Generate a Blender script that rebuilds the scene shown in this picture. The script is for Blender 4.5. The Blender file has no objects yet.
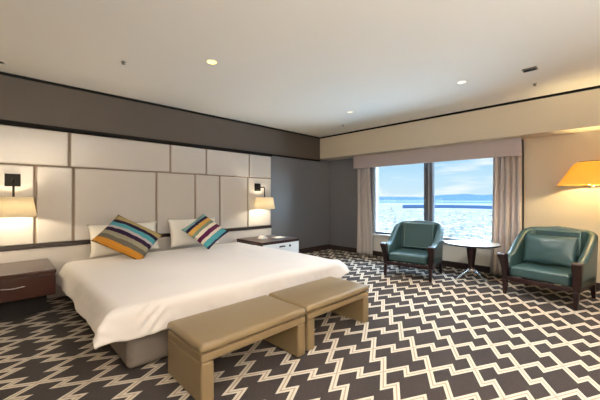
import bpy, bmesh, math, random
from mathutils import Vector, Matrix, noise
random.seed(7)
sc = bpy.context.scene
COL = sc.collection
PI = math.pi

# ------------------------------------------------------------------ materials
def lin(c):
    return tuple(((x/255)/12.92 if x/255 <= .04045 else ((x/255+.055)/1.055)**2.4) for x in c) + (1.0,)

def mat(name, rgb, rough=.6, metal=0., bump=0., bscale=200., var=0., vscale=4., coat=0., spec=.5, stretch=None, sheen=0., crough=.12, cior=1.5):
    m = bpy.data.materials.new(name); m.use_nodes = True
    nt = m.node_tree; b = nt.nodes['Principled BSDF']
    c = lin(rgb)
    b.inputs['Base Color'].default_value = c
    b.inputs['Roughness'].default_value = rough
    b.inputs['Metallic'].default_value = metal
    b.inputs['Specular IOR Level'].default_value = spec
    b.inputs['Coat Weight'].default_value = coat
    b.inputs['Coat Roughness'].default_value = crough; b.inputs['Coat IOR'].default_value = cior
    b.inputs['Sheen Weight'].default_value = sheen
    tc = nt.nodes.new('ShaderNodeTexCoord')
    vec = tc.outputs['Object']
    if stretch:
        mp = nt.nodes.new('ShaderNodeMapping'); mp.inputs['Scale'].default_value = stretch
        nt.links.new(vec, mp.inputs['Vector']); vec = mp.outputs['Vector']
    if var > 0:
        n = nt.nodes.new('ShaderNodeTexNoise'); n.inputs['Scale'].default_value = vscale; n.inputs['Detail'].default_value = 4
        nt.links.new(vec, n.inputs['Vector'])
        mx = nt.nodes.new('ShaderNodeMix'); mx.data_type = 'RGBA'
        mx.inputs['A'].default_value = tuple(v*(1-var) for v in c[:3])+(1,)
        mx.inputs['B'].default_value = tuple(min(1, v*(1+var)) for v in c[:3])+(1,)
        nt.links.new(n.outputs['Fac'], mx.inputs['Factor']); nt.links.new(mx.outputs['Result'], b.inputs['Base Color'])
    if bump > 0:
        n2 = nt.nodes.new('ShaderNodeTexNoise'); n2.inputs['Scale'].default_value = bscale; n2.inputs['Detail'].default_value = 3
        nt.links.new(vec, n2.inputs['Vector'])
        bp = nt.nodes.new('ShaderNodeBump'); bp.inputs['Strength'].default_value = bump; bp.inputs['Distance'].default_value = .01
        nt.links.new(n2.outputs['Fac'], bp.inputs['Height']); nt.links.new(bp.outputs['Normal'], b.inputs['Normal'])
    return m

def emit(name, rgb, strength):
    m = bpy.data.materials.new(name); m.use_nodes = True
    nt = m.node_tree; nt.nodes.clear()
    e = nt.nodes.new('ShaderNodeEmission'); e.inputs['Color'].default_value = lin(rgb); e.inputs['Strength'].default_value = strength
    o = nt.nodes.new('ShaderNodeOutputMaterial'); nt.links.new(e.outputs[0], o.inputs[0])
    return m

def shade_mat(name, rgb, tr=.6):
    m = bpy.data.materials.new(name); m.use_nodes = True
    nt = m.node_tree; nt.nodes.clear()
    d = nt.nodes.new('ShaderNodeBsdfDiffuse'); d.inputs['Color'].default_value = lin(rgb)
    t = nt.nodes.new('ShaderNodeBsdfTranslucent'); t.inputs['Color'].default_value = lin(rgb)
    x = nt.nodes.new('ShaderNodeMixShader'); x.inputs['Fac'].default_value = tr
    o = nt.nodes.new('ShaderNodeOutputMaterial')
    nt.links.new(d.outputs[0], x.inputs[1]); nt.links.new(t.outputs[0], x.inputs[2]); nt.links.new(x.outputs[0], o.inputs[0])
    return m

def glass_mat():
    m = bpy.data.materials.new('window_glass'); m.use_nodes = True
    nt = m.node_tree; nt.nodes.clear()
    t = nt.nodes.new('ShaderNodeBsdfTransparent'); t.inputs['Color'].default_value = (.95, .98, .98, 1)
    g = nt.nodes.new('ShaderNodeBsdfGlossy'); g.inputs['Roughness'].default_value = .02
    f = nt.nodes.new('ShaderNodeFresnel'); f.inputs['IOR'].default_value = 1.3
    x = nt.nodes.new('ShaderNodeMixShader'); o = nt.nodes.new('ShaderNodeOutputMaterial')
    nt.links.new(f.outputs[0], x.inputs[0]); nt.links.new(t.outputs[0], x.inputs[1]); nt.links.new(g.outputs[0], x.inputs[2]); nt.links.new(x.outputs[0], o.inputs[0])
    return m

def stripe_mat(name, stops, axis='X', size=.5):
    """woven stripes along a local axis; stops: (position 0..1, rgb)"""
    m = bpy.data.materials.new(name); m.use_nodes = True
    nt = m.node_tree; b = nt.nodes['Principled BSDF']; b.inputs['Roughness'].default_value = .85; b.inputs['Specular IOR Level'].default_value = .15
    tc = nt.nodes.new('ShaderNodeTexCoord'); sp = nt.nodes.new('ShaderNodeSeparateXYZ'); nt.links.new(tc.outputs['Object'], sp.inputs[0])
    n = nt.nodes.new('ShaderNodeTexNoise'); n.inputs['Scale'].default_value = 14; nt.links.new(tc.outputs['Object'], n.inputs['Vector'])
    wob = nt.nodes.new('ShaderNodeMath'); wob.operation = 'MULTIPLY_ADD'; wob.inputs[1].default_value = .025; nt.links.new(n.outputs['Fac'], wob.inputs[0]); nt.links.new(sp.outputs[axis], wob.inputs[2])
    mr = nt.nodes.new('ShaderNodeMapRange'); mr.inputs['From Min'].default_value = -size/2; mr.inputs['From Max'].default_value = size/2
    nt.links.new(wob.outputs[0], mr.inputs['Value'])
    cr = nt.nodes.new('ShaderNodeValToRGB'); cr.color_ramp.interpolation = 'CONSTANT'
    els = cr.color_ramp.elements
    for i, (p, c) in enumerate(stops):
        e = els[0] if i == 0 else (els[1] if i == 1 else els.new(p))
        e.position = p; e.color = lin(c)
    nt.links.new(mr.outputs[0], cr.inputs[0]); nt.links.new(cr.outputs[0], b.inputs['Base Color'])
    w = nt.nodes.new('ShaderNodeTexNoise'); w.inputs['Scale'].default_value = 300; nt.links.new(tc.outputs['Object'], w.inputs['Vector'])
    bp = nt.nodes.new('ShaderNodeBump'); bp.inputs['Strength'].default_value = .3; bp.inputs['Distance'].default_value = .004
    nt.links.new(w.outputs['Fac'], bp.inputs['Height']); nt.links.new(bp.outputs[0], b.inputs['Normal'])
    return m

def carpet_mat():
    """interlocking stepped lines on a skewed lattice, in floor coordinates"""
    L, J, HW = CARPET['L'], CARPET['J'], CARPET['HW']
    ox, oy = CARPET['org']
    m = bpy.data.materials.new('zigzag_carpet'); m.use_nodes = True
    nt = m.node_tree; N = nt.nodes; K = nt.links; b = N['Principled BSDF']
    b.inputs['Roughness'].default_value = .95; b.inputs['Specular IOR Level'].default_value = .1
    b.inputs['Sheen Weight'].default_value = .05
    def M(op, a, c=None, d=None):
        n = N.new('ShaderNodeMath'); n.operation = op
        for i, v in enumerate((a, c, d)):
            if v is None: continue
            if isinstance(v, (int, float)): n.inputs[i].default_value = v
            else: K.new(v, n.inputs[i])
        return n.outputs[0]
    tc = N.new('ShaderNodeTexCoord')
    nz = N.new('ShaderNodeTexNoise'); nz.inputs['Scale'].default_value = 60; nz.inputs['Detail'].default_value = 2
    K.new(tc.outputs['Object'], nz.inputs['Vector'])
    sp = N.new('ShaderNodeSeparateXYZ'); K.new(tc.outputs['Object'], sp.inputs[0])
    x = M('SUBTRACT', sp.outputs['X'], ox); y = M('SUBTRACT', sp.outputs['Y'], oy)
    # point = a*e1 + b*e2, e1=(C,-S), e2=(C,S)
    cr_, sr_ = math.cos(math.radians(CARPET['rot'])), math.sin(math.radians(CARPET['rot']))
    x, y = M('ADD', M('MULTIPLY', x, cr_), M('MULTIPLY', y, sr_)), M('SUBTRACT', M('MULTIPLY', y, cr_), M('MULTIPLY', x, sr_))
    xx = M('MULTIPLY', x, .5/CARPET['C']); yy = M('MULTIPLY', y, .5/CARPET['S'])
    a = M('SUBTRACT', xx, yy); bb = M('ADD', xx, yy)
    det = L*L-J*J
    mm = M('SUBTRACT', M('MULTIPLY', a, L/det), M('MULTIPLY', bb, J/det))
    nn = M('SUBTRACT', M('MULTIPLY', bb, L/det), M('MULTIPLY', a, J/det))
    mf = M('SUBTRACT', mm, M('ROUND', mm)); nf = M('SUBTRACT', nn, M('ROUND', nn))
    a = M('ADD', M('MULTIPLY', mf, L), M('MULTIPLY', nf, J))
    bb = M('ADD', M('MULTIPLY', mf, J), M('MULTIPLY', nf, L))
    d = None
    for (i, j) in ((0, 0), (1, 0), (-1, 0), (0, 1), (0, -1)):
        ca, cb = i*L+j*J, i*J+j*L
        for (da, db, ha, hb) in ((0, 0, L/2, 0), (L/2, J/2, 0, J/2), (0, 0, 0, L/2), (J/2, L/2, J/2, 0)):
            u = M('SUBTRACT', M('ABSOLUTE', M('SUBTRACT', a, ca+da)), ha)
            v = M('SUBTRACT', M('ABSOLUTE', M('SUBTRACT', bb, cb+db)), hb)
            s = M('MAXIMUM', u, v)
            d = s if d is None else M('MINIMUM', d, s)
    line = M('LESS_THAN', d, HW)
    core = M('LESS_THAN', d, HW*.22)
    dark = N.new('ShaderNodeMix'); dark.data_type = 'RGBA'
    dark.inputs['A'].default_value = lin(CARPET['dark0']); dark.inputs['B'].default_value = lin(CARPET['dark1'])
    K.new(nz.outputs['Fac'], dark.inputs['Factor'])
    lite = N.new('ShaderNodeMix'); lite.data_type = 'RGBA'
    lite.inputs['A'].default_value = lin(CARPET['line']); lite.inputs['B'].default_value = lin(CARPET['core'])
    K.new(core, lite.inputs['Factor'])
    fin = N.new('ShaderNodeMix'); fin.data_type = 'RGBA'
    K.new(line, fin.inputs['Factor']); K.new(dark.outputs['Result'], fin.inputs['A']); K.new(lite.outputs['Result'], fin.inputs['B'])
    K.new(fin.outputs['Result'], b.inputs['Base Color'])
    pn = N.new('ShaderNodeTexNoise'); pn.inputs['Scale'].default_value = 350; K.new(tc.outputs['Object'], pn.inputs['Vector'])
    bp = N.new('ShaderNodeBump'); bp.inputs['Strength'].default_value = .4; bp.inputs['Distance'].default_value = .006
    K.new(pn.outputs['Fac'], bp.inputs['Height']); K.new(bp.outputs[0], b.inputs['Normal'])
    return m

CARPET = dict(L=.398, J=.104, HW=.0255, C=.477, S=.879, rot=1.35, org=(-.739, 2.594), dark0=(44, 38, 37), dark1=(63, 55, 53), line=(206, 195, 178), core=(160, 147, 131))

M_ = dict(
    ceiling=mat('ceiling_paint', (240, 236, 228), .9, bump=.05, bscale=90),
    taupe=mat('taupe_paint', (74, 66, 60), .6, bump=.03, bscale=160, var=.05, vscale=3, coat=.2, crough=.3, cior=1.5),
    slate=mat('wall_paint_sheen_tint', (90, 92, 101), .5, bump=.02, bscale=160, var=.04, vscale=3, coat=1., crough=.3, cior=2.2),  # bluish base colour stands for window sheen on the taupe paint
    cream=mat('cream_paint', (208, 196, 176), .8, bump=.05, bscale=140),
    black=mat('black_trim', (12, 10, 10), .7, spec=.2),
    baseb=mat('dark_baseboard', (44, 32, 31), .4),
    panel=mat('satin_panel_leather', (202, 198, 196), .4, bump=.02, bscale=260, var=.03, vscale=3, coat=1., crough=.18, cior=1.8),
    backing=mat('headboard_backing', (150, 132, 116), .6),
    strip=mat('headboard_strip', (42, 32, 30), .35),
    cotton=mat('white_cotton', (230, 225, 223), .85, bump=.08, bscale=120, sheen=.1),
    pillow=mat('pillow_cotton', (246, 242, 234), .85, bump=.08, bscale=120),
    base=mat('bed_base_fabric', (106, 98, 91), .85, bump=.15, bscale=400, var=.06, vscale=30),
    mattress=mat('mattress_ticking', (225, 220, 212), .85),
    leather=mat('tan_leather', (122, 104, 76), .34, bump=.10, bscale=220, var=.07, vscale=6, spec=.5),
    wood=mat('mahogany_wood', (50, 21, 14), .32, var=.28, vscale=9, coat=.15, spec=.35, stretch=(6, 1, 6)),
    darkwood=mat('dark_stained_wood', (34, 13, 15), .34, var=.2, vscale=10, coat=.15, spec=.35),
    glarefront=mat('drawer_glare_tint', (226, 228, 230), .25, coat=.4),  # window glare on the glossy drawer front, put into the colour
    chrome=mat('brushed_chrome', (205, 205, 208), .22, metal=1.),
    nickel=mat('dark_nickel', (70, 72, 74), .35, metal=.8),
    blackmetal=mat('black_metal', (20, 17, 17), .6, spec=.25),
    teal=mat('teal_leather', (48, 75, 78), .42, bump=.06, bscale=240, var=.08, vscale=5, coat=.2, crough=.3, cior=1.5),
    teal_light=mat('teal_piping', (108, 136, 134), .45),
    curtain=mat('curtain_fabric', (198, 188, 184), .85, bump=.1, bscale=300, var=.04, vscale=20, sheen=.1),
    valance=mat('valance_fabric', (190, 178, 180), .8, bump=.12, bscale=300),
    frame=mat('window_frame_metal', (92, 94, 100), .4, metal=.3),
    framelight=mat('window_frame_light', (205, 208, 210), .4),
    sill=mat('sill_paint', (225, 222, 214), .45),
    tabletop=mat('white_table_laminate', (226, 232, 234), .15, coat=.3),
    shade=shade_mat('lampshade_fabric', (252, 246, 232), .72),
    shade_y=shade_mat('yellow_lampshade_fabric', (252, 218, 128), .6),
    bulb=emit('lamp_bulb', (255, 214, 150), 14.),
    lens=emit('downlight_lens', (255, 226, 120), 3.),
    lens_dim=emit('downlight_lens_dim', (255, 246, 224), 1.2),
    whitepl=mat('white_plastic', (236, 232, 224), .5),
    greypl=mat('grey_plastic', (112, 104, 94), .5),
    paper=mat('white_paper', (240, 238, 235), .8),
    glass=glass_mat(),
    bldg=mat('pale_render', (98, 96, 92), .9, var=.45, vscale=.006, spec=0),
    water=mat('bay_water', (46, 58, 66), .6, spec=0),
    ground=mat('hazy_land', (72, 72, 71), 1., var=.6, vscale=.004, spec=0),
    forest=mat('haze_tinted_forest', (25, 34, 48), 1., var=.25, vscale=.002, spec=0),  # blue distance haze mixed into the base colour
    hills=mat('haze_tinted_hills', (40, 52, 60), 1., var=.1, vscale=.0006, spec=0),  # aerial haze painted as a bluish base colour
)
M_['carpet'] = carpet_mat()

# ------------------------------------------------------------------ mesh helpers
class MB:
    def __init__(s): s.bm = bmesh.new()
    def box(s, c, d, rot=None, bev=0., seg=2):
        b2 = bmesh.new(); bmesh.ops.create_cube(b2, size=1)
        for v in b2.verts: v.co = Vector((v.co.x*d[0], v.co.y*d[1], v.co.z*d[2]))
        if bev > 0:
            bmesh.ops.bevel(b2, geom=list(b2.edges), offset=min(bev, min(d)*.49), segments=seg, affect='EDGES', profile=.5)
        mt = Matrix.Translation(c) @ (rot.to_4x4() if rot else Matrix())
        return s._add(b2, mt)
    def _add(s, b2, mt=None):
        if mt is not None: bmesh.ops.transform(b2, matrix=mt, verts=b2.verts)
        me = bpy.data.meshes.new('tmp'); b2.to_mesh(me); b2.free(); s.bm.from_mesh(me); bpy.data.meshes.remove(me); return s
    def span(s, x0, x1, y0, y1, z0, z1, bev=0., seg=2):
        return s.box(((x0+x1)/2, (y0+y1)/2, (z0+z1)/2), (x1-x0, y1-y0, z1-z0), None, bev, seg)
    def lathe(s, prof, c=(0, 0, 0), n=48):
        bm = s.bm; rings = []
        for r, z in prof:
            if r < 1e-5: rings.append([bm.verts.new((c[0], c[1], c[2]+z))])
            else: rings.append([bm.verts.new((c[0]+r*math.cos(2*PI*i/n), c[1]+r*math.sin(2*PI*i/n), c[2]+z)) for i in range(n)])
        for A, B in zip(rings, rings[1:]):
            for i in range(n):
                j = (i+1) % n
                if len(A) == 1 and len(B) == 1: continue
                if len(A) == 1: bm.faces.new((A[0], B[i], B[j]))
                elif len(B) == 1: bm.faces.new((A[i], A[j], B[0]))
                else: bm.faces.new((A[i], A[j], B[j], B[i]))
        return s
    def tube(s, pts, r, n=12, caps=True):
        pts = [Vector(p) for p in pts]; bm = s.bm; rings = []; up = None
        rr = r if isinstance(r, (list, tuple)) else [r]*len(pts)
        for k, p in enumerate(pts):
            t = (pts[min(k+1, len(pts)-1)]-pts[max(k-1, 0)]).normalized()
            if up is None:
                up = t.orthogonal().normalized()
            else:
                up = (up - t*up.dot(t)).normalized()
            w = t.cross(up)
            rings.append([bm.verts.new(p+(up*math.cos(2*PI*i/n)+w*math.sin(2*PI*i/n))*rr[k]) for i in range(n)])
        for A, B in zip(rings, rings[1:]):
            for i in range(n): bm.faces.new((A[i], A[(i+1) % n], B[(i+1) % n], B[i]))
        if caps: bm.faces.new(rings[0][::-1]); bm.faces.new(rings[-1])
        return s
    def prism(s, poly, t, axis='x', bev=0., c=(0, 0, 0)):
        """poly in the plane across axis, thickness t"""
        b2 = bmesh.new()
        def pt(p, w):
            return {'x': (w, p[0], p[1]), 'y': (p[0], w, p[1]), 'z': (p[0], p[1], w)}[axis]
        A = [b2.verts.new(pt(p, -t/2)) for p in poly]; B = [b2.verts.new(pt(p, t/2)) for p in poly]
        b2.faces.new(A[::-1]); b2.faces.new(B)
        n = len(poly)
        for i in range(n): b2.faces.new((A[i], A[(i+1) % n], B[(i+1) % n], B[i]))
        bmesh.ops.recalc_face_normals(b2, faces=b2.faces)
        if bev > 0: bmesh.ops.bevel(b2, geom=list(b2.edges), offset=bev, segments=2, affect='EDGES', profile=.5)
        return s._add(b2, Matrix.Translation(c))
    def grid(s, f, nu, nv, close=False):
        bm = s.bm; V = [[bm.verts.new(f(i/nu, j/nv)) for j in range(nv+1)] for i in range(nu+1)]
        for i in range(nu):
            for j in range(nv): bm.faces.new((V[i][j], V[i+1][j], V[i+1][j+1], V[i][j+1]))
        return s
    def build(s, name, m, parent=None, loc=None, smooth=True, wn=True):
        bmesh.ops.recalc_face_normals(s.bm, faces=s.bm.faces)
        me = bpy.data.meshes.new(name); s.bm.to_mesh(me); s.bm.free()
        o = bpy.data.objects.new(name, me); COL.objects.link(o)
        me.materials.append(M_[m] if isinstance(m, str) else m)
        if smooth:
            me.polygons.foreach_set('use_smooth', [True]*len(me.polygons))
            if wn: o.modifiers.new('wn', 'WEIGHTED_NORMAL').keep_sharp = True
        if parent: o.parent = parent
        if loc: o.location = loc
        return o

def thing(name, label, cat, loc=(0, 0, 0), rz=0, group=None):
    o = bpy.data.objects.new(name, None); COL.objects.link(o); o.empty_display_size = .1
    o.location = loc; o.rotation_euler = (0, 0, rz); return tag(o, label, cat, group)
def tag(o, label, cat, group=None, kind=None):
    o['label'] = label; o['category'] = cat
    if group: o['group'] = group
    if kind: o['kind'] = kind
    return o
def struct(o, label, cat):
    o['kind'] = 'structure'; o['label'] = label; o['category'] = cat; return o
def dup(root, loc, rz, label):
    r = root.copy(); COL.objects.link(r); r.location = loc; r.rotation_euler = (0, 0, rz); r['label'] = label
    for ch in list(root.children):
        c = ch.copy(); COL.objects.link(c); c.parent = r
        for g in list(ch.children):
            d = g.copy(); COL.objects.link(d); d.parent = c
    return r

# ------------------------------------------------------------------ room
XW, YW = -5.085, 6.08          # left wall, window wall
XR, YF = 2.3, -2.6             # walls out of frame
HC = 2.772                     # ceiling
XH = -5.02                     # face of headboard and left soffit
YS, ZS = 5.64, 2.245           # window soffit face and underside
WX0, WX1, WZ0, WZ1 = -3.83, -1.38, .49, 2.2   # window opening

struct(MB().span(XW-.2, XR+.2, YF-.2, YW+.3, -.15, 0).build('floor', 'carpet', smooth=False), 'charcoal carpet with cream interlocking zigzag lines', 'carpet')
struct(MB().span(XW-.2, XR+.2, YF-.2, YW+.3, HC, HC+.15).build('ceiling', 'ceiling', smooth=False), 'cream white painted ceiling', 'ceiling')
struct(MB().span(XW-.2, XW, YF-.2, YW+.3, 0, HC).build('wall_left', 'slate', smooth=False), 'dark wall behind the headboard, window sheen tinted bluish in its paint', 'wall')
XB = -1.0                     # where the dark recess paint stops and the beige wall begins
w = MB()
w.span(XW, WX0, YW, YW+.3, 0, HC); w.span(WX1, XB, YW, YW+.3, 0, HC); w.span(WX0, WX1, YW, YW+.3, WZ1, HC)
struct(w.build('wall_window', 'slate', smooth=False), 'dark wall around the window with the same bluish sheen tint', 'wall')
struct(MB().span(WX0, WX1, YW, YW+.3, 0, WZ0-.03).build('wall_under_window', 'sill', smooth=False), 'pale low wall under the window', 'wall')
struct(MB().span(XB, XR+.2, YW-.06, YW+.3, 0, HC).build('wall_beige', 'cream', smooth=False), 'beige wall right of the window curtain', 'wall')
struct(MB().span(XR, XR+.2, YF-.2, YW+.3, 0, HC).build('wall_right', 'cream', smooth=False), 'beige wall on the far right side of the room', 'wall')
struct(MB().span(XW-.2, XR+.2, YF-.2, YF, 0, HC).build('wall_front', 'cream', smooth=False), 'beige wall behind the viewer', 'wall')
struct(MB().span(XW, XH, YF, YS+.02, 2.216, HC).build('wall_left_soffit', 'taupe', smooth=False), 'dark taupe soffit band above the headboard', 'wall')
struct(MB().span(XW, XR, YS, YW+.02, ZS, HC).build('wall_window_soffit', 'cream', smooth=False), 'cream soffit band above the window', 'wall')
struct(MB().span(XW, XH+.012, YF, YS, HC-.035, HC, .004).build('trim_1', 'black'), 'black cornice line above the taupe soffit', 'trim')
struct(MB().span(XH, XR, YS-.014, YS, HC-.035, HC, .004).build('trim_2', 'black'), 'black cornice line above the cream soffit', 'trim')
struct(MB().span(XW, XH+.012, YF, 4.13, 2.165, 2.216, .004).span(XW, XH+.006, 4.13, YS, 2.192, 2.216, .004).build('trim_3', 'black'), 'black line between taupe soffit and headboard panels, with painted soffit edge shadow', 'trim')  # thin run past the headboard paints the soffit's edge shadow
struct(MB().span(XW, XW+.018, 4.13, YW, 0, .12, .004).build('baseboard_left', 'baseb'), 'dark baseboard in the corner left of the curtain', 'baseboard')
struct(MB().span(XW, XB, YW-.018, YW, 0, .11, .004).span(XB-.018, XR, YW-.078, YW-.06, 0, .11, .004).build('baseboard_window', 'baseb'), 'dark baseboard along the window wall', 'baseboard')

# window
wf = thing('window_1', 'wide two pane picture window looking out over the city', 'window', (0, 0, 0)); wf['kind'] = 'structure'
YG = YW+.09
f = MB()
f.span(WX0, WX1, YG-.04, YG+.05, WZ1-.06, WZ1, .004)
f.span(WX0, WX0+.05, YG-.04, YG+.05, WZ0, WZ1, .004); f.span(WX1-.05, WX1, YG-.04, YG+.05, WZ0, WZ1, .004)
f.build('window_frame', 'framelight', wf)
MB().span(WX0+.05, WX1-.05, YG-.04, YG+.05, WZ0, WZ0+.045, .004).build('bottom_rail', 'frame', wf)
XM = -2.575
MB().span(XM-.085, XM-.025, YG-.06, YG+.05, WZ0, WZ1, .004).span(XM+.025, XM+.085, YG-.06, YG+.05, WZ0, WZ1, .004).build('mullion', 'frame', wf)
MB().span(XM-.025, XM+.025, YG-.02, YG+.03, WZ0, WZ1).build('mullion_core', 'framelight', wf)
MB().span(WX0+.05, XM-.085, YG, YG+.008, WZ0+.045, WZ1-.06).build('pane', 'glass', wf, smooth=False)
MB().span(XM+.085, WX1-.05, YG, YG+.008, WZ0+.045, WZ1-.06).build('pane', 'glass', wf, smooth=False)
MB().span(WX0+.002, WX1-.002, YW-.05, YG-.045, WZ0-.03, WZ0, .006).build('window_sill', 'sill', wf)

# ------------------------------------------------------------------ curtains and valance
def curtain(name, x0t, x1t, x0b, x1b, y, z0, z1, folds, label):
    def fn(u, v):
        z = z0+(z1-z0)*v
        a = x0b+(x0t-x0b)*v; b = x1b+(x1t-x1b)*v
        s = u*folds*2*PI
        amp = .035*(1-.25*v)
        return Vector((a+(b-a)*u+.008*math.sin(s*2+v*3), y+amp*math.sin(s)+.010*math.sin(s*.5+2.2*v+1)+.006*math.sin(3*s+4*v), z))
    o = MB().grid(fn, folds*18, 26).build(name, 'curtain', wn=False)
    sm = o.modifiers.new('s', 'SOLIDIFY'); sm.thickness = .006
    return tag(o, label, 'curtain')
curtain('curtain', -4.17, -3.84, -4.19, -3.76, YW-.10, .015, 2.0, 4, 'pale taupe curtain gathered in the dark corner, left of the window')
curtain('curtain', -1.42, -1.03, -1.47, -1.03, YW-.10, .015, 2.0, 5, 'pale taupe curtain between the window and the beige wall')
tag(MB().span(-4.19, -1.005, YW-.225, YW-.205, 1.965, ZS-.002, .004).build('curtain_valance', 'valance'), 'mauve grey fabric valance across the top of the window', 'valance')

# ------------------------------------------------------------------ headboard
hb = thing('headboard', 'wall wide headboard of beige padded panels with a black strip', 'headboard', (XH, 1.95, 0))
Y0, Y1 = -.22, 4.12
hx = lambda x: x-XH
MB().span(hx(XW)+.001, -.028, Y0-1.95, Y1-1.95, .02, 2.163).build('backing', 'backing', hb, smooth=False)
low = [Y0, .355, .74, 1.80, 2.44, 2.912, 3.524, Y1]
upp = [Y0+.02, .697, 2.017, 2.646, 3.56, Y1]
gp = .013
for a, b in zip(low, low[1:]):
    MB().span(-.03, .0, a+gp-1.95, b-gp-1.95, .728, 1.695, .02, 4).build('panel', 'panel', hb)
for a, b in zip(upp, upp[1:]):
    MB().span(-.03, .0, a+gp-1.95, b-gp-1.95, 1.711, 2.158, .02, 4).build('panel', 'panel', hb)
MB().span(-.03, .004, Y0-1.95, Y1-1.95, .672, .724, .004).build('strip', 'strip', hb)
MB().span(-.03, -.006, Y0-1.95, Y1-1.95, .02, .670, .004).build('lower_panel', 'panel', hb)

# ------------------------------------------------------------------ bed
bed = thing('bed', 'very wide low bed with taupe upholstered base', 'bed', (-3.75, 1.95, 0))
MB().span(-4.99+3.75, -2.50+3.75, -1.255, 1.10, .015, .285, .05, 5).build('base', 'base', bed)
MB().span(-4.99+3.75, -2.53+3.75, -1.24, 1.09, .29, .455, .06, 5).build('mattress', 'mattress', bed)

def duvet():
    xh, xf, ya, yb, zt, R = -4.70, -2.50, .665, 3.07, .512, .085
    OV = .25
    def f(u, v):
        X = xh-.06 + (xf+OV-(xh-.06))*u
        Y = ya-OV + (yb-ya+2*OV)*v
        ox = max(0, X-xf); oy = (ya-Y) if Y < ya else (Y-yb if Y > yb else 0); sy = -1 if Y < ya else 1
        cx = min(X, xf); cy = min(max(Y, ya), yb)
        r = math.hypot(ox, oy)
        q = (cx-xh)/(xf-xh)
        hang = (1.15-.12*q) if oy > ox else 1.15
        hang *= 1+.05*math.sin(Y*3.1)+.05*math.sin(X*4+1)
        n1 = noise.noise(Vector((X*1.6, Y*1.6, 1.3)))*.010+noise.noise(Vector((X*4.5, Y*4.5, 4.1)))*.004
        edge = min(1., max(0, min(cx-xh, xf-cx, cy-ya, yb-cy))/.35)
        z = zt + n1 + .018*edge
        if X < xh: z -= .05*((xh-X)/.06)**2
        if r <= 0: return Vector((X, Y, z))
        th = 1.14+.26*(ox/r)**2
        if r < R*th:
            h = R*math.sin(r/R); d = R*(1-math.cos(r/R))
        else:
            e = (r-R*th)*hang
            h = R*math.sin(th)+e*math.cos(th); d = R*(1-math.cos(th))+e*math.sin(th)
        dx, dy = ox/r, oy/r
        k = min(1, r/.2)
        corner = 4*(dx*dy)**2 if ox > 0 and oy > 0 else 0
        ph = (Y*9 if ox > oy else X*9)
        wav = .010*math.sin(ph+2*noise.noise(Vector((X*2, Y*2, 0))))*k*k
        fold = math.exp(-((Y-.82)/.10)**2)*math.exp(-((X-xf-.12)/.12)**2) if ox > 0 else 0
        wav += fold*(.018*math.sin((Y*.8+X)*75)+.012*noise.noise(Vector((X*30, Y*30, 2))))
        wav += corner*.07*k + .012*noise.noise(Vector((X*14, Y*14, 7)))*k*(.35+corner*1.6)
        h += wav; d *= 1-.36*corner
        return Vector((cx+dx*h-(.03 if sy < 0 else .06)*corner, cy+sy*(dy*h+.05*corner), z-d))
    o = MB().grid(f, 130, 150).build('duvet', 'cotton', wn=False)
    s = o.modifiers.new('s', 'SOLIDIFY'); s.thickness = .028; s.offset = -1
    s2 = o.modifiers.new('ss', 'SUBSURF'); s2.levels = 1; s2.render_levels = 1
    return o
dv = duvet()
for p in dv.data.polygons[:1]:
    if p.normal.z < 0: dv.data.flip_normals()
tag(dv, 'plain white duvet spread over the bed', 'duvet')

def pillow_mesh(w, h, t, pinch=.08, sag=.0, seed=0, nu=28, nv=22, power=.55):
    """cushion in the local xy plane, thickness along z"""
    m = MB()
    for sgn in (1, -1):
        def f(u, v):
            a, b = u*2-1, v*2-1
            k = max(0, (1-a*a))**power*max(0, (1-b*b))**power
            px = a*w/2*(1-pinch*(1-abs(b)**3)*abs(a)**3 * .9)
            py = b*h/2*(1-pinch*(1-abs(a)**3)*abs(b)**3 * .9)
            zz = sgn*t/2*k
            zz += k*.010*noise.noise(Vector((a*2.2+seed, b*2.2, sgn*2.)))
            return Vector((px, py, zz))
        m.grid(f, nu, nv)
    bmesh.ops.remove_doubles(m.bm, verts=m.bm.verts, dist=1e-5)
    return m

def face_to(o, loc, normal, roll):
    """local +Z to normal, local +Y up, then roll about the normal"""
    n = Vector(normal).normalized(); up = Vector((0, 0, 1)); xax = up.cross(n).normalized(); yax = n.cross(xax)
    R = Matrix((xax, yax, n)).transposed() @ Matrix.Rotation(roll, 3, 'Z')
    o.matrix_world = Matrix.Translation(loc) @ R.to_4x4()

p = pillow_mesh(.90, .44, .19, seed=1).build('pillow', 'pillow', wn=False); face_to(p, (-4.835, 1.315, .735), (1, 0, .32), .01)
tag(p, 'white pillow against the headboard behind the larger striped cushion', 'pillow', 'white bed pillows')
p = pillow_mesh(.84, .46, .19, seed=5).build('pillow', 'pillow', wn=False); face_to(p, (-4.835, 2.33, .742), (1, 0, .32), -.01)
tag(p, 'white pillow behind the smaller striped cushion, toward the window', 'pillow', 'white bed pillows')
OLV, TAN, PUR, TUR, LIL, GRY, ORG, BRN, CRM, NVY, MAR, GRN = (112, 100, 58), (158, 142, 100), (34, 18, 46), (76, 150, 162), (178, 170, 176), (138, 134, 116), (178, 122, 44), (112, 84, 40), (232, 222, 206), (34, 30, 62), (88, 30, 68), (120, 136, 116)
sA = stripe_mat('striped_weave_wide', [(0, BRN), (.07, ORG), (.20, (92, 88, 78)), (.31, GRY), (.42, PUR), (.53, LIL), (.60, TUR), (.715, PUR), (.81, TAN), (.94, OLV)], 'Y', .56)
cL = pillow_mesh(.64, .54, .16, .05, seed=9).build('throw_cushion', sA, wn=False); face_to(cL, (-4.44, 1.245, .782), (1, -.10, 1.0), -math.radians(39))
tag(cL, 'larger throw cushion striped in turquoise, purple, tan and orange, tilted on its corner', 'cushion', 'striped throw cushions')
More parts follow.
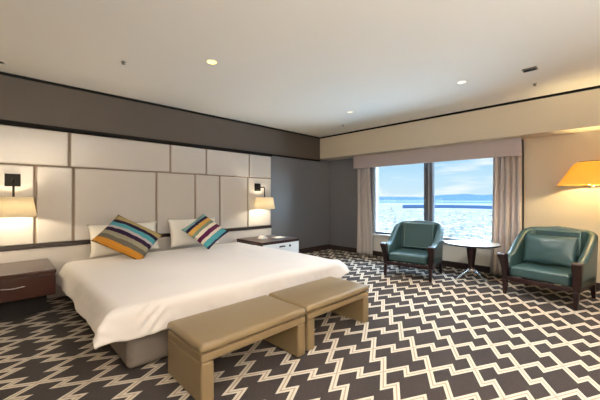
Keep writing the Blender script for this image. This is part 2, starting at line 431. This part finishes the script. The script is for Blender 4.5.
sB = stripe_mat('striped_weave_narrow', [(0, NVY), (.09, TUR), (.24, CRM), (.33, MAR), (.46, CRM), (.56, GRN), (.66, (204, 160, 84)), (.79, NVY), (.89, (128, 170, 172))], 'Y', .52)
cR = pillow_mesh(.52, .52, .15, .06, seed=14).build('throw_cushion', sB, wn=False); face_to(cR, (-4.48, 2.35, .782), (1, -.14, 1.0), math.radians(37))
tag(cR, 'smaller striped throw cushion with gold and maroon bands near the window side', 'cushion', 'striped throw cushions')

# ------------------------------------------------------------------ benches
def bench(loc, label):
    t = thing('bench', label, 'bench', loc, 0, 'benches at the foot of the bed')
    Lb, D, H, zs = .925, .53, .384, .320
    # waterfall frame: two slab ends and a rail under the seat
    MB().span(-D/2, D/2, -Lb/2, Lb/2, zs-.055, zs, .012, 3).build('seat_rail', 'leather', t)
    for s in (-1, 1):
        MB().box((0, s*(Lb/2-.045), (zs-.055)/2+.001), (D, .09, zs-.057), None, .014, 3).build('end_panel', 'leather', t)
    c = MB().span(-D/2-.008, D/2+.008, -Lb/2-.008, Lb/2+.008, zs+.002, H, .03, 5)
    bmesh.ops.subdivide_edges(c.bm, edges=[e for e in c.bm.edges if e.calc_length() > .2], cuts=6, use_grid_fill=True)
    for v in c.bm.verts:
        if v.co.z > H-.01:
            v.co.z += .012*max(0, 1-(v.co.x/(D/2))**2)*max(0, 1-(v.co.y/(Lb/2))**2)
    c.build('seat_cushion', 'leather', t)
    return t
b1 = bench((-2.055, 1.372, 0), 'tan leather bench at the bed foot, nearer the camera')
b2 = dup(b1, (-2.07, 2.338, 0), 0, 'tan leather bench at the bed foot, nearer the window')

# ------------------------------------------------------------------ nightstands
def nightstand(loc, label, front, hmat, knobs):
    t = thing('nightstand', label, 'nightstand', loc, 0, 'bedside nightstands')
    W, D = .87, .80
    MB().span(-D/2+.05, D/2-.34, -W/2+.05, W/2-.05, .0, .262, .004).build('plinth', 'blackmetal', t)
    MB().span(-D/2, D/2-.02, -W/2+.006, W/2-.006, .262, .492, .004).build('body', 'wood', t)
    MB().span(-D/2, D/2, -W/2, W/2, .494, .535, .008, 3).build('top', 'wood', t)
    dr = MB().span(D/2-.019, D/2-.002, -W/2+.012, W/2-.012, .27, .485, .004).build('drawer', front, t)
    if knobs == 'bar':
        h = MB(); h.tube([(D/2-.004, .18, .408), (D/2+.028, .175, .402), (D/2+.034, .09, .394), (D/2+.028, .005, .402), (D/2-.004, .0, .408)], .006, 10)
        h.build('handle', 'chrome', dr)
    else:
        h = MB(); h.tube([(D/2-.004, .05, .425), (D/2+.026, .045, .432), (D/2+.03, .0, .436), (D/2+.026, -.045, .432), (D/2-.004, -.05, .425)], .012, 10)
        h.build('handle', 'blackmetal', dr)
        k = MB(); k.tube([(D/2-.004, .19, .425), (D/2+.012, .19, .425)], .02, 14); k.build('keyhole', 'nickel', dr)
    return t
nightstand((-4.61, .038, 0), 'reddish brown wood nightstand with one chrome handled drawer', 'wood', 'chrome', 'bar')
nightstand((-4.57, 3.665, 0), 'dark topped nightstand with window glare painted on the drawer front, on the window side of the bed', 'glarefront', 'blackmetal', 'dark')
tag(MB().box((0, 0, .006), (.15, .21, .012), None, .003).build('notepad', 'paper', None, (-4.50, 3.86, .537)), 'flat white notepad on the nightstand by the window', 'notepad')
cd = MB(); cd.prism([(-.07, 0), (-.062, .012), (-.012, .055), (0, .06), (.012, .055), (.062, .012), (.07, 0)], .14, 'x', .003)
cdo = cd.build('folded_card', 'paper', None, (-4.60, 3.56, .537)); tag(cdo, 'small white folded card standing on the window side nightstand', 'card')

# ------------------------------------------------------------------ wall sconces
def sconce(y, label):
    t = thing('wall_sconce', label, 'wall lamp', (XH, y, 1.51), 0, 'bedside wall sconces')
    MB().span(.001, .022, -.07, .07, -.075, .075, .004).build('wall_plate', 'blackmetal', t)
    A = .235
    MB().tube([(.02, 0, .0), (A-.03, 0, 0), (A-.009, 0, -.009), (A, 0, -.03), (A, 0, -.23)], .011, 12).build('arm', 'blackmetal', t)
    s = MB(); s.lathe([(.168, -.20), (.205, -.425)], (A, 0, 0), 56)
    so = s.build('lamp_shade', 'shade', t, wn=False); sm = so.modifiers.new('s', 'SOLIDIFY'); sm.thickness = .003
    MB().tube([(A-.166, 0, -.205), (A+.166, 0, -.205)], .003, 8).tube([(A, -.166, -.205), (A, .166, -.205)], .003, 8).build('shade_spider', 'blackmetal', t)
    MB().lathe([(0, -.36), (.02, -.355), (.03, -.33), (.026, -.30), (.014, -.26), (.014, -.23), (0, -.23)], (A, 0, 0), 20).build('bulb', 'bulb', t)
    return t
s1 = sconce(.15, 'lit wall sconce with cream shade above the reddish brown nightstand')
s2 = dup(s1, (XH, 3.75, 1.51), 0, 'lit wall sconce with cream shade above the nightstand by the window')

# ------------------------------------------------------------------ tub chairs (face local -Y)
def tub_chair(label, loc, rz):
    t = thing('armchair', label, 'armchair', loc, rz, 'teal leather armchairs')
    W2, TH = .335, .075
    # centre line of the wrap-around shell in plan
    P = []
    for k in range(9): P.append((-W2+.01-.012*(k/8)**2, -.30+k*(.50/8)))
    for k in range(1, 9):
        a = PI-k*(PI/2)/8; P.append((-W2-.002+.10+.10*math.cos(a), .20+.10*math.sin(a)))
    nb = 6
    x_ = P[-1][0]
    half = P[:]
    for k in range(1, nb+1): half.append((x_+(0-x_)*k/nb, .29+.02*math.sin(k/nb*PI/2)))
    path = half+[(-a, b) for a, b in half[-2::-1]]
    n = len(path)
    cum = [0]
    for (a, b), (c, d) in zip(path, path[1:]): cum.append(cum[-1]+math.hypot(c-a, d-b))
    Ltot = cum[-1]
    def top(s):
        q = min(s, Ltot-s)
        la = .42; 
        if q < .10: return .515+.02*(q/.10)
        e = min(1, (q-.10)/.50)
        e = .45*e+.55*e*e*(3-2*e)
        return .535+e*.335+.035*min(1, max(0, (q-.60)/.35))
    m = MB(); rings = []
    for i, (px, py) in enumerate(path):
        a = path[max(i-1, 0)]; c = path[min(i+1, n-1)]
        tx, ty = c[0]-a[0], c[1]-a[1]; l = math.hypot(tx, ty); nx, ny = -ty/l, tx/l     # outward normal
        zt = top(cum[i]); q = min(cum[i], Ltot-cum[i])
        back = min(1, max(0, (q-.25)/.35))
        prof = [(TH/2, .242), (TH/2+.004, .33)]
        for k in range(1, 5): prof.append((TH/2+.004, .33+(zt-.04-.33)*k/4))
        for k in range(1, 8):
            an = PI*k/8; prof.append(((TH/2+.004)*math.cos(an), zt-.04+.04*math.sin(an)))
        for k in range(4, -1, -1): prof.append((-TH/2-.004, .33+(zt-.04-.33)*k/4))
        prof.append((-TH/2, .242))
        ring = []
        for w, z in prof:
            lean = back*.12*max(0, z-.36)
            fl = (1-back)*.06*max(0, z-.36)
            ox, oy = nx*(w+fl), ny*(w+fl)
            ring.append(m.bm.verts.new((px+ox, py+oy+lean, z)))
        rings.append(ring)
    # outward check: normals point away from the seat
    for A, B in zip(rings, rings[1:]):
        k = len(A)
        for j in range(k): m.bm.faces.new((A[j], B[j], B[(j+1) % k], A[(j+1) % k]))
    m.bm.faces.new(rings[0]); m.bm.faces.new(rings[-1][::-1])
    m.build('shell', 'teal', t, wn=False)
    # seat cushion
    MB().span(-.285, .285, -.345, .24, .249, .388, .035, 5).build('seat_cushion', 'teal', t)
    # padded inner back
    bk = MB()
    R = Matrix.Rotation(math.radians(-9), 3, 'X')
    bk.box((0, .262, .625), (.47, .05, .46), R, .022, 4); bo = bk.build('back_cushion', 'teal', t)
    pp = []
    for (sx, sz) in ((-.226, -.2), (-.226, .21), (.226, .21), (.226, -.2), (-.226, -.2)):
        v = R @ Vector((sx, -.026, sz)); pp.append((v.x, .262+v.y, .625+v.z))
    MB().tube(pp, .005, 8).build('piping', 'teal_light', bo)
    # wooden frame
    fr = MB()
    fr.span(-.30, .30, -.372, -.345, .195, .247, .005)
    fr.span(-.365, -.335, -.34, .27, .195, .240, .005); fr.span(.335, .365, -.34, .27, .195, .240, .005)
    fr.span(-.33, .33, .27, .30, .195, .240, .005)
    fr.build('seat_frame', 'darkwood', t)
    for s in (-1, 1):
        # front post: narrow at the seat, flaring forward and out at the top
        prof = [(-.345, .197), (-.352, .25), (-.362, .35), (-.388, .45), (-.415, .525), (-.402, .545), (-.36, .552), (-.318, .55), (-.308, .50), (-.305, .40), (-.30, .30), (-.298, .24), (-.300, .197)]
        ap = MB().prism(prof, .062, 'x', .008, (s*.334, 0, 0))
        for v in ap.bm.verts:
            v.co.x += s*.16*max(0, v.co.z-.36)**1.5 + s*.02*max(0, (v.co.z-.2))
            cx = s*(.334+.02*max(0, (v.co.z-.2))) + s*.16*max(0, v.co.z-.36)**1.5
            wd = 1+.5*max(0, (v.co.z-.36)/.19)
            v.co.x = cx+(v.co.x-cx)*wd
        ap.build('arm_post', 'darkwood', t)
        for yy, dy in ((-.33, -.012), (.265, .05)):
            lg = MB()
            lg.prism([(-.028, .196), (.028, .196), (.017, 0), (-.017, 0)], .05, 'x', .004)
            for v in lg.bm.verts:
                kz = 1-v.co.z/.196; v.co.x *= 1-.3*kz; v.co.y += dy*kz*kz
            for v in lg.bm.verts: v.co.x += s*.334; v.co.y += yy
            lg.build('leg', 'darkwood', t)
    return t
c1 = tub_chair('teal leather tub armchair with dark wood arm posts, left of the round table', (-2.385, 5.08, 0), math.radians(9))
c1.scale = (1.07, 1.1, 1)
c2 = dup(c1, (-.60, 5.24, 0), math.radians(-10), 'teal leather tub armchair with dark wood arm posts, right of the round table')
c2.scale = (1.11, 1.12, 1)
lc = pillow_mesh(.58, .40, .15, .04, seed=21).build('lumbar_cushion', 'teal', wn=False)
face_to(lc, (-.60, 5.27, .602), (-.15, -1, .32), .0)
tag(lc, 'rectangular dark teal cushion leaning in the armchair beneath the yellow lampshade', 'cushion')

# ------------------------------------------------------------------ round table
tb = thing('round_table', 'round white topped table with a dark rim by the window', 'table', (-1.61, 5.49, 0))
MB().lathe([(0, .562), (.392, .562), (.396, .5635), (.396, .569), (0, .569)], n=72).build('table_top', 'tabletop', tb)
MB().lathe([(.28, .544), (.39, .544), (.404, .549), (.404, .566), (.397, .5695), (.3965, .561), (.28, .561), (.28, .544)], n=72).build('rim', 'darkwood', tb)
MB().lathe([(0, .13), (.035, .13), (.038, .16), (.052, .30), (.068, .44), (.078, .52), (.16, .53), (.16, .5435), (0, .5435)], n=40).build('pedestal', 'darkwood', tb)
MB().lathe([(0, .09), (.046, .09), (.05, .10), (.05, .15), (.04, .16), (0, .16)], n=32).build('hub', 'chrome', tb)
for k in range(4):
    a = k*PI/2+math.radians(62)
    l = MB(); l.tube([(.03, 0, .125), (.10, 0, .105), (.20, 0, .055), (.27, 0, .022), (.30, 0, .016)], [.019, .018, .016, .014, .012], 12)
    l.lathe([(0, 0), (.018, 0), (.018, .012), (0, .014)], (.292, 0, 0), 16)
    bmesh.ops.rotate(l.bm, verts=l.bm.verts, cent=(0, 0, 0), matrix=Matrix.Rotation(a, 3, 'Z'))
    l.build('leg', 'chrome', tb)

# ------------------------------------------------------------------ swing-arm floor lamp
LX, LY = -.222, 5.63
fl = thing('floor_lamp', 'lit lamp with wide yellow cone shade against the beige wall', 'floor lamp', (LX+.62, LY+.02, 0))
MB().lathe([(0, 0), (.15, 0), (.15, .015), (.14, .025), (.03, .032), (0, .032)], n=48).build('base', 'blackmetal', fl)
MB().tube([(0, 0, .03), (0, 0, 1.46)], .012, 14).build('pole', 'chrome', fl)
MB().tube([(0, 0, 1.452), (-.30, -.01, 1.452), (-.62, -.02, 1.452)], .009, 12).lathe([(0, 1.43), (.02, 1.43), (.024, 1.45), (.02, 1.475), (0, 1.475)], (-.62, -.02, 0), 18).build('arm', 'chrome', fl)
sh = MB(); sh.lathe([(.332, 1.470), (.328, 1.480), (.285, 1.545), (.228, 1.635), (.178, 1.720), (.152, 1.755), (.128, 1.772), (.10, 1.780)], (-.62, -.02, 0), 64)
so = sh.build('lamp_shade', 'shade_y', fl, wn=False); so.modifiers.new('s', 'SOLIDIFY').thickness = .003
MB().lathe([(.098, 1.7795), (.102, 1.7795), (.102, 1.785), (.098, 1.785), (.098, 1.7795)], (-.62, -.02, 0), 64).tube([(-.62-.099, -.02, 1.782), (-.62+.099, -.02, 1.782)], .003, 8).build('shade_ring', 'blackmetal', fl)
MB().lathe([(0, 1.475), (.014, 1.475), (.014, 1.52), (.03, 1.56), (.034, 1.59), (.024, 1.62), (0, 1.63)], (-.62, -.02, 0), 20).build('bulb', 'bulb', fl)

# ------------------------------------------------------------------ ceiling fittings
def downlight(x, y, label, lens, group='recessed ceiling downlights'):
    t = thing('ceiling_downlight', label, 'ceiling light', (x, y, HC), 0, group)
    MB().lathe([(.05, -.001), (.062, -.001), (.066, -.003), (.066, -.006), (.058, -.009), (.05, -.006), (.05, -.001)], n=36).build('trim_ring', 'whitepl', t)
    MB().lathe([(0, -.004), (.049, -.004), (.049, -.002), (0, -.002)], n=36).build('lens', lens, t)
    return t
DL = [(-3.05, 1.67, 'glowing yellow recessed ceiling downlight above the bed', 'lens'),
      (-1.35, 4.22, 'faint white recessed downlight in the ceiling in front of the window', 'lens_dim'),
      (-3.165, 4.33, 'pale recessed downlight in the ceiling near the window corner', 'lens_dim')]
for a in DL: downlight(*a)
dk = thing('ceiling_downlight', 'dark unlit recessed fitting at the left end of the ceiling', 'ceiling light', (-4.66, .03, HC), 0, 'recessed ceiling downlights')
MB().lathe([(.045, -.001), (.062, -.001), (.068, -.004), (.068, -.010), (.058, -.014), (.045, -.008), (.045, -.001)], n=36).build('trim_ring', 'whitepl', dk)
MB().lathe([(0, -.004), (.044, -.004), (.044, -.002), (0, -.002)], n=36).build('lens', 'blackmetal', dk)
def sprinkler(x, y, label):
    o = MB().lathe([(0, 0), (.022, 0), (.022, -.004), (.008, -.006), (.007, -.02), (.018, -.022), (.018, -.026), (0, -.027)], n=20).build('ceiling_sprinkler', 'greypl', None, (x, y, HC-.0005))
    tag(o, label, 'sprinkler', 'ceiling sprinkler heads')
sprinkler(-3.72, .99, 'small ceiling sprinkler head above the bed pillows')
sprinkler(-.71, 4.96, 'small ceiling sprinkler head beside the dark ceiling vent')
sprinkler(-3.83, 5.0, 'small ceiling sprinkler head near the window corner')
vt = thing('ceiling_vent', 'small dark rectangular vent in the ceiling above the armchairs', 'vent', (-.667, 4.345, HC))
MB().span(-.068, .068, -.05, .05, -.014, -.001, .003).build('frame', 'greypl', vt)
vs = MB()
for k in range(4): vs.span(-.055, .055, -.036+k*.02, -.026+k*.02, -.018, -.0135)
vs.build('grille', 'blackmetal', vt, smooth=False)

# ------------------------------------------------------------------ outside: city far below a high floor
ZG = -110.
def pol(dist, ang): return (-math.sin(ang)*dist, math.cos(ang)*dist)   # ang measured left of +Y
struct(MB().grid(lambda u, v: Vector((pol(400+24000*u**2, math.radians(-40+110*v))+(ZG,))), 40, 40).build('outside_ground', 'ground', smooth=False), 'pale suburbs stretching to the horizon', 'ground')
struct(MB().grid(lambda u, v: Vector((pol(3200+1500*u+500*math.sin(9*v), math.radians(-35+62*v))+(ZG+3+4*math.sin(7*v),))), 6, 60).build('outside_park', 'forest'), 'wooded band beyond the pale city, tinted dark blue for haze', 'woodland')
struct(MB().grid(lambda u, v: Vector((pol(7200+3200*u, math.radians(-40+110*v))+(ZG+2,))), 4, 40).build('outside_bay', 'water'), 'blue band of bay water at the horizon', 'water')
def ridge(name, dist, h, f1, ph, m, label):
    def fn(u, v):
        ang = -40+110*v
        hh = h*(.55+.45*noise.noise(Vector((ang*f1, ph, 0)))+.25*noise.noise(Vector((ang*f1*3.1, ph+9, 0))))
        hh = max(20, hh)
        return Vector(pol(dist+(u-.5)*4000, math.radians(ang))+(ZG+hh*math.sin(PI*u),))
    struct(MB().grid(fn, 8, 220).build(name, m), label, 'hills')
ridge('outside_hills', 15000, 330, .09, 2.2, 'hills', 'long low ridge of hills with blue haze in their colour')
struct(MB().span(-30, 30, 6.6, 17.5, -1.9, -1.6).build('outside_added_bounce_slab', 'whitepl', smooth=False), 'added white slab below the window, bouncing daylight in', 'bounce slab')  # added unseen slab that bounces daylight onto ceiling and soffit
cb = MB()
for i in range(1500):
    d = 620*(4.6**(random.random()**1.15)); a = math.radians(random.uniform(0, 44))
    x, y = pol(d, a)
    w_, l_, h_ = random.uniform(8, 26), random.uniform(8, 30), random.choice((5, 6, 7, 8, 10, 12))
    if random.random() < .03: h_ = random.uniform(18, 34)
    cb.box((x, y, ZG+h_/2), (w_, l_, h_), Matrix.Rotation(random.uniform(0, .5), 3, 'Z'))
ct = cb.build('outside_city', 'bldg', smooth=False)
tag(ct, 'hazy carpet of pale city buildings seen through the window', 'city', None, 'stuff')

# ------------------------------------------------------------------ light
W = bpy.data.worlds.new('sky'); sc.world = W; W.use_nodes = True
nt = W.node_tree; N = nt.nodes; K = nt.links; N.clear()
tc = N.new('ShaderNodeTexCoord'); sp = N.new('ShaderNodeSeparateXYZ'); K.new(tc.outputs['Generated'], sp.inputs[0])
cr = N.new('ShaderNodeValToRGB'); e = cr.color_ramp.elements
e[0].position = 0; e[0].color = lin((214, 234, 246)); e[1].position = 1; e[1].color = lin((120, 176, 232))
x = e.new(.06); x.color = lin((196, 228, 248)); x = e.new(.14); x.color = lin((156, 208, 244))
K.new(sp.outputs['Z'], cr.inputs[0])
mp = N.new('ShaderNodeMapping'); mp.inputs['Scale'].default_value = (3.2, 3.2, 22); K.new(tc.outputs['Generated'], mp.inputs['Vector'])
cn = N.new('ShaderNodeTexNoise'); cn.inputs['Scale'].default_value = 1.6; cn.inputs['Detail'].default_value = 5; K.new(mp.outputs[0], cn.inputs['Vector'])
cm = N.new('ShaderNodeMapRange'); cm.inputs['From Min'].default_value = .45; cm.inputs['From Max'].default_value = .66; K.new(cn.outputs['Fac'], cm.inputs['Value'])
mx = N.new('ShaderNodeMix'); mx.data_type = 'RGBA'; mx.inputs['B'].default_value = (.98, .98, 1, 1)
K.new(cm.outputs[0], mx.inputs['Factor']); K.new(cr.outputs[0], mx.inputs['A'])
st = N.new('ShaderNodeMapRange'); st.inputs['From Min'].default_value = .14; st.inputs['From Max'].default_value = .40; st.inputs['To Min'].default_value = .92; st.inputs['To Max'].default_value = 24.; st.interpolation_type = 'SMOOTHSTEP'
K.new(sp.outputs['Z'], st.inputs['Value'])
bg = N.new('ShaderNodeBackground'); K.new(mx.outputs['Result'], bg.inputs['Color']); K.new(st.outputs[0], bg.inputs['Strength'])
out = N.new('ShaderNodeOutputWorld'); K.new(bg.outputs[0], out.inputs[0])

def light(kind, name, loc, power, rgb, rot=(0, 0, 0), **kw):
    d = bpy.data.lights.new(name, kind); d.energy = power; d.color = lin(rgb)[:3]
    for k, v in kw.items(): setattr(d, k, v)
    o = bpy.data.objects.new(name, d); COL.objects.link(o); o.location = loc; o.rotation_euler = rot; return o
light('SUN', 'sun', (0, -20, 40), 6.0, (255, 246, 232), (math.radians(48), 0, math.radians(20)), angle=.01)
# light of the recessed downlights, seen ones first, then added unseen ones
WARM = (255, 247, 236)
for i, (x, y, p_) in enumerate([(-3.05, 1.67, 4), (-1.35, 4.22, 20), (-3.165, 4.33, 8), (-1.3, 1.67, 6), (.6, 1.67, 22), (.7, -.9, 10), (.75, 4.1, 18)]):
    light('AREA', 'downlight_lamp', (x, y, HC-.012), p_, WARM, shape='DISK', size=.09, spread=math.radians(110))
for (x, y) in [(-1.3, 1.67), (.6, 1.67), (.7, -.9), (.75, 4.1)]:  # added fittings out of view, for more light in the room
    downlight(x, y, 'added recessed ceiling downlight, out of view, for extra light', 'lens_dim', 'added downlights out of view')
light('POINT', 'sconce_lamp', (XH+.235, .15, 1.17), 40, (255, 234, 196), shadow_soft_size=.035)
light('POINT', 'sconce_lamp', (XH+.235, 3.75, 1.17), 40, (255, 234, 196), shadow_soft_size=.035)
light('POINT', 'floor_lamp_bulb', (LX, LY, 1.60), 80, (255, 228, 165), shadow_soft_size=.04)
# added unseen uplighters that brighten the ceiling
for (x, y, p_) in ((2.0, .7, 330), (2.0, -1.7, 130)):
    t = thing('added_uplighter', 'tall added uplighter, out of view, brightening the ceiling', 'floor lamp', (x, y, 0), 0, 'added uplighters')
    MB().lathe([(0, 0), (.14, 0), (.14, .02), (.02, .03), (0, .03)], n=32).tube([(0, 0, .03), (0, 0, 1.68)], .014, 12).build('stand', 'blackmetal', t)
    MB().lathe([(.02, 1.66), (.06, 1.68), (.13, 1.74), (.165, 1.80), (.16, 1.80), (.125, 1.75), (.05, 1.69), (.0, 1.685)], n=40).build('bowl', 'whitepl', t)
    light('AREA', 'added_uplight', (x, y, 1.79), p_, (255, 251, 247), (PI, 0, 0), shape='DISK', size=.2)
pt = light('AREA', 'window_portal', ((WX0+WX1)/2, YW+.28, (WZ0+WZ1)/2), 1, (255, 255, 255), (math.radians(-90), 0, 0), shape='RECTANGLE', size=WX1-WX0, size_y=WZ1-WZ0)
pt.data.cycles.is_portal = True

# ------------------------------------------------------------------ camera
cam = bpy.data.cameras.new('camera'); co = bpy.data.objects.new('camera', cam); COL.objects.link(co)
co.location = (0, 0, 1.3); co.rotation_euler = (math.radians(90), 0, math.atan(313/309.))
cam.lens = 309/600*36; cam.sensor_width = 36; cam.shift_y = -2.2/600; cam.clip_start = .05; cam.clip_end = 60000
sc.camera = co
vs_ = sc.view_settings; vs_.view_transform = 'Standard'; vs_.look = 'None'; vs_.gamma = 1; vs_.use_curve_mapping = False; vs_.exposure = .3
cy = sc.cycles; cy.use_denoising = True; cy.max_bounces = 10; cy.diffuse_bounces = 6; cy.transparent_max_bounces = 12; cy.sample_clamp_indirect = 6; cy.caustics_reflective = False
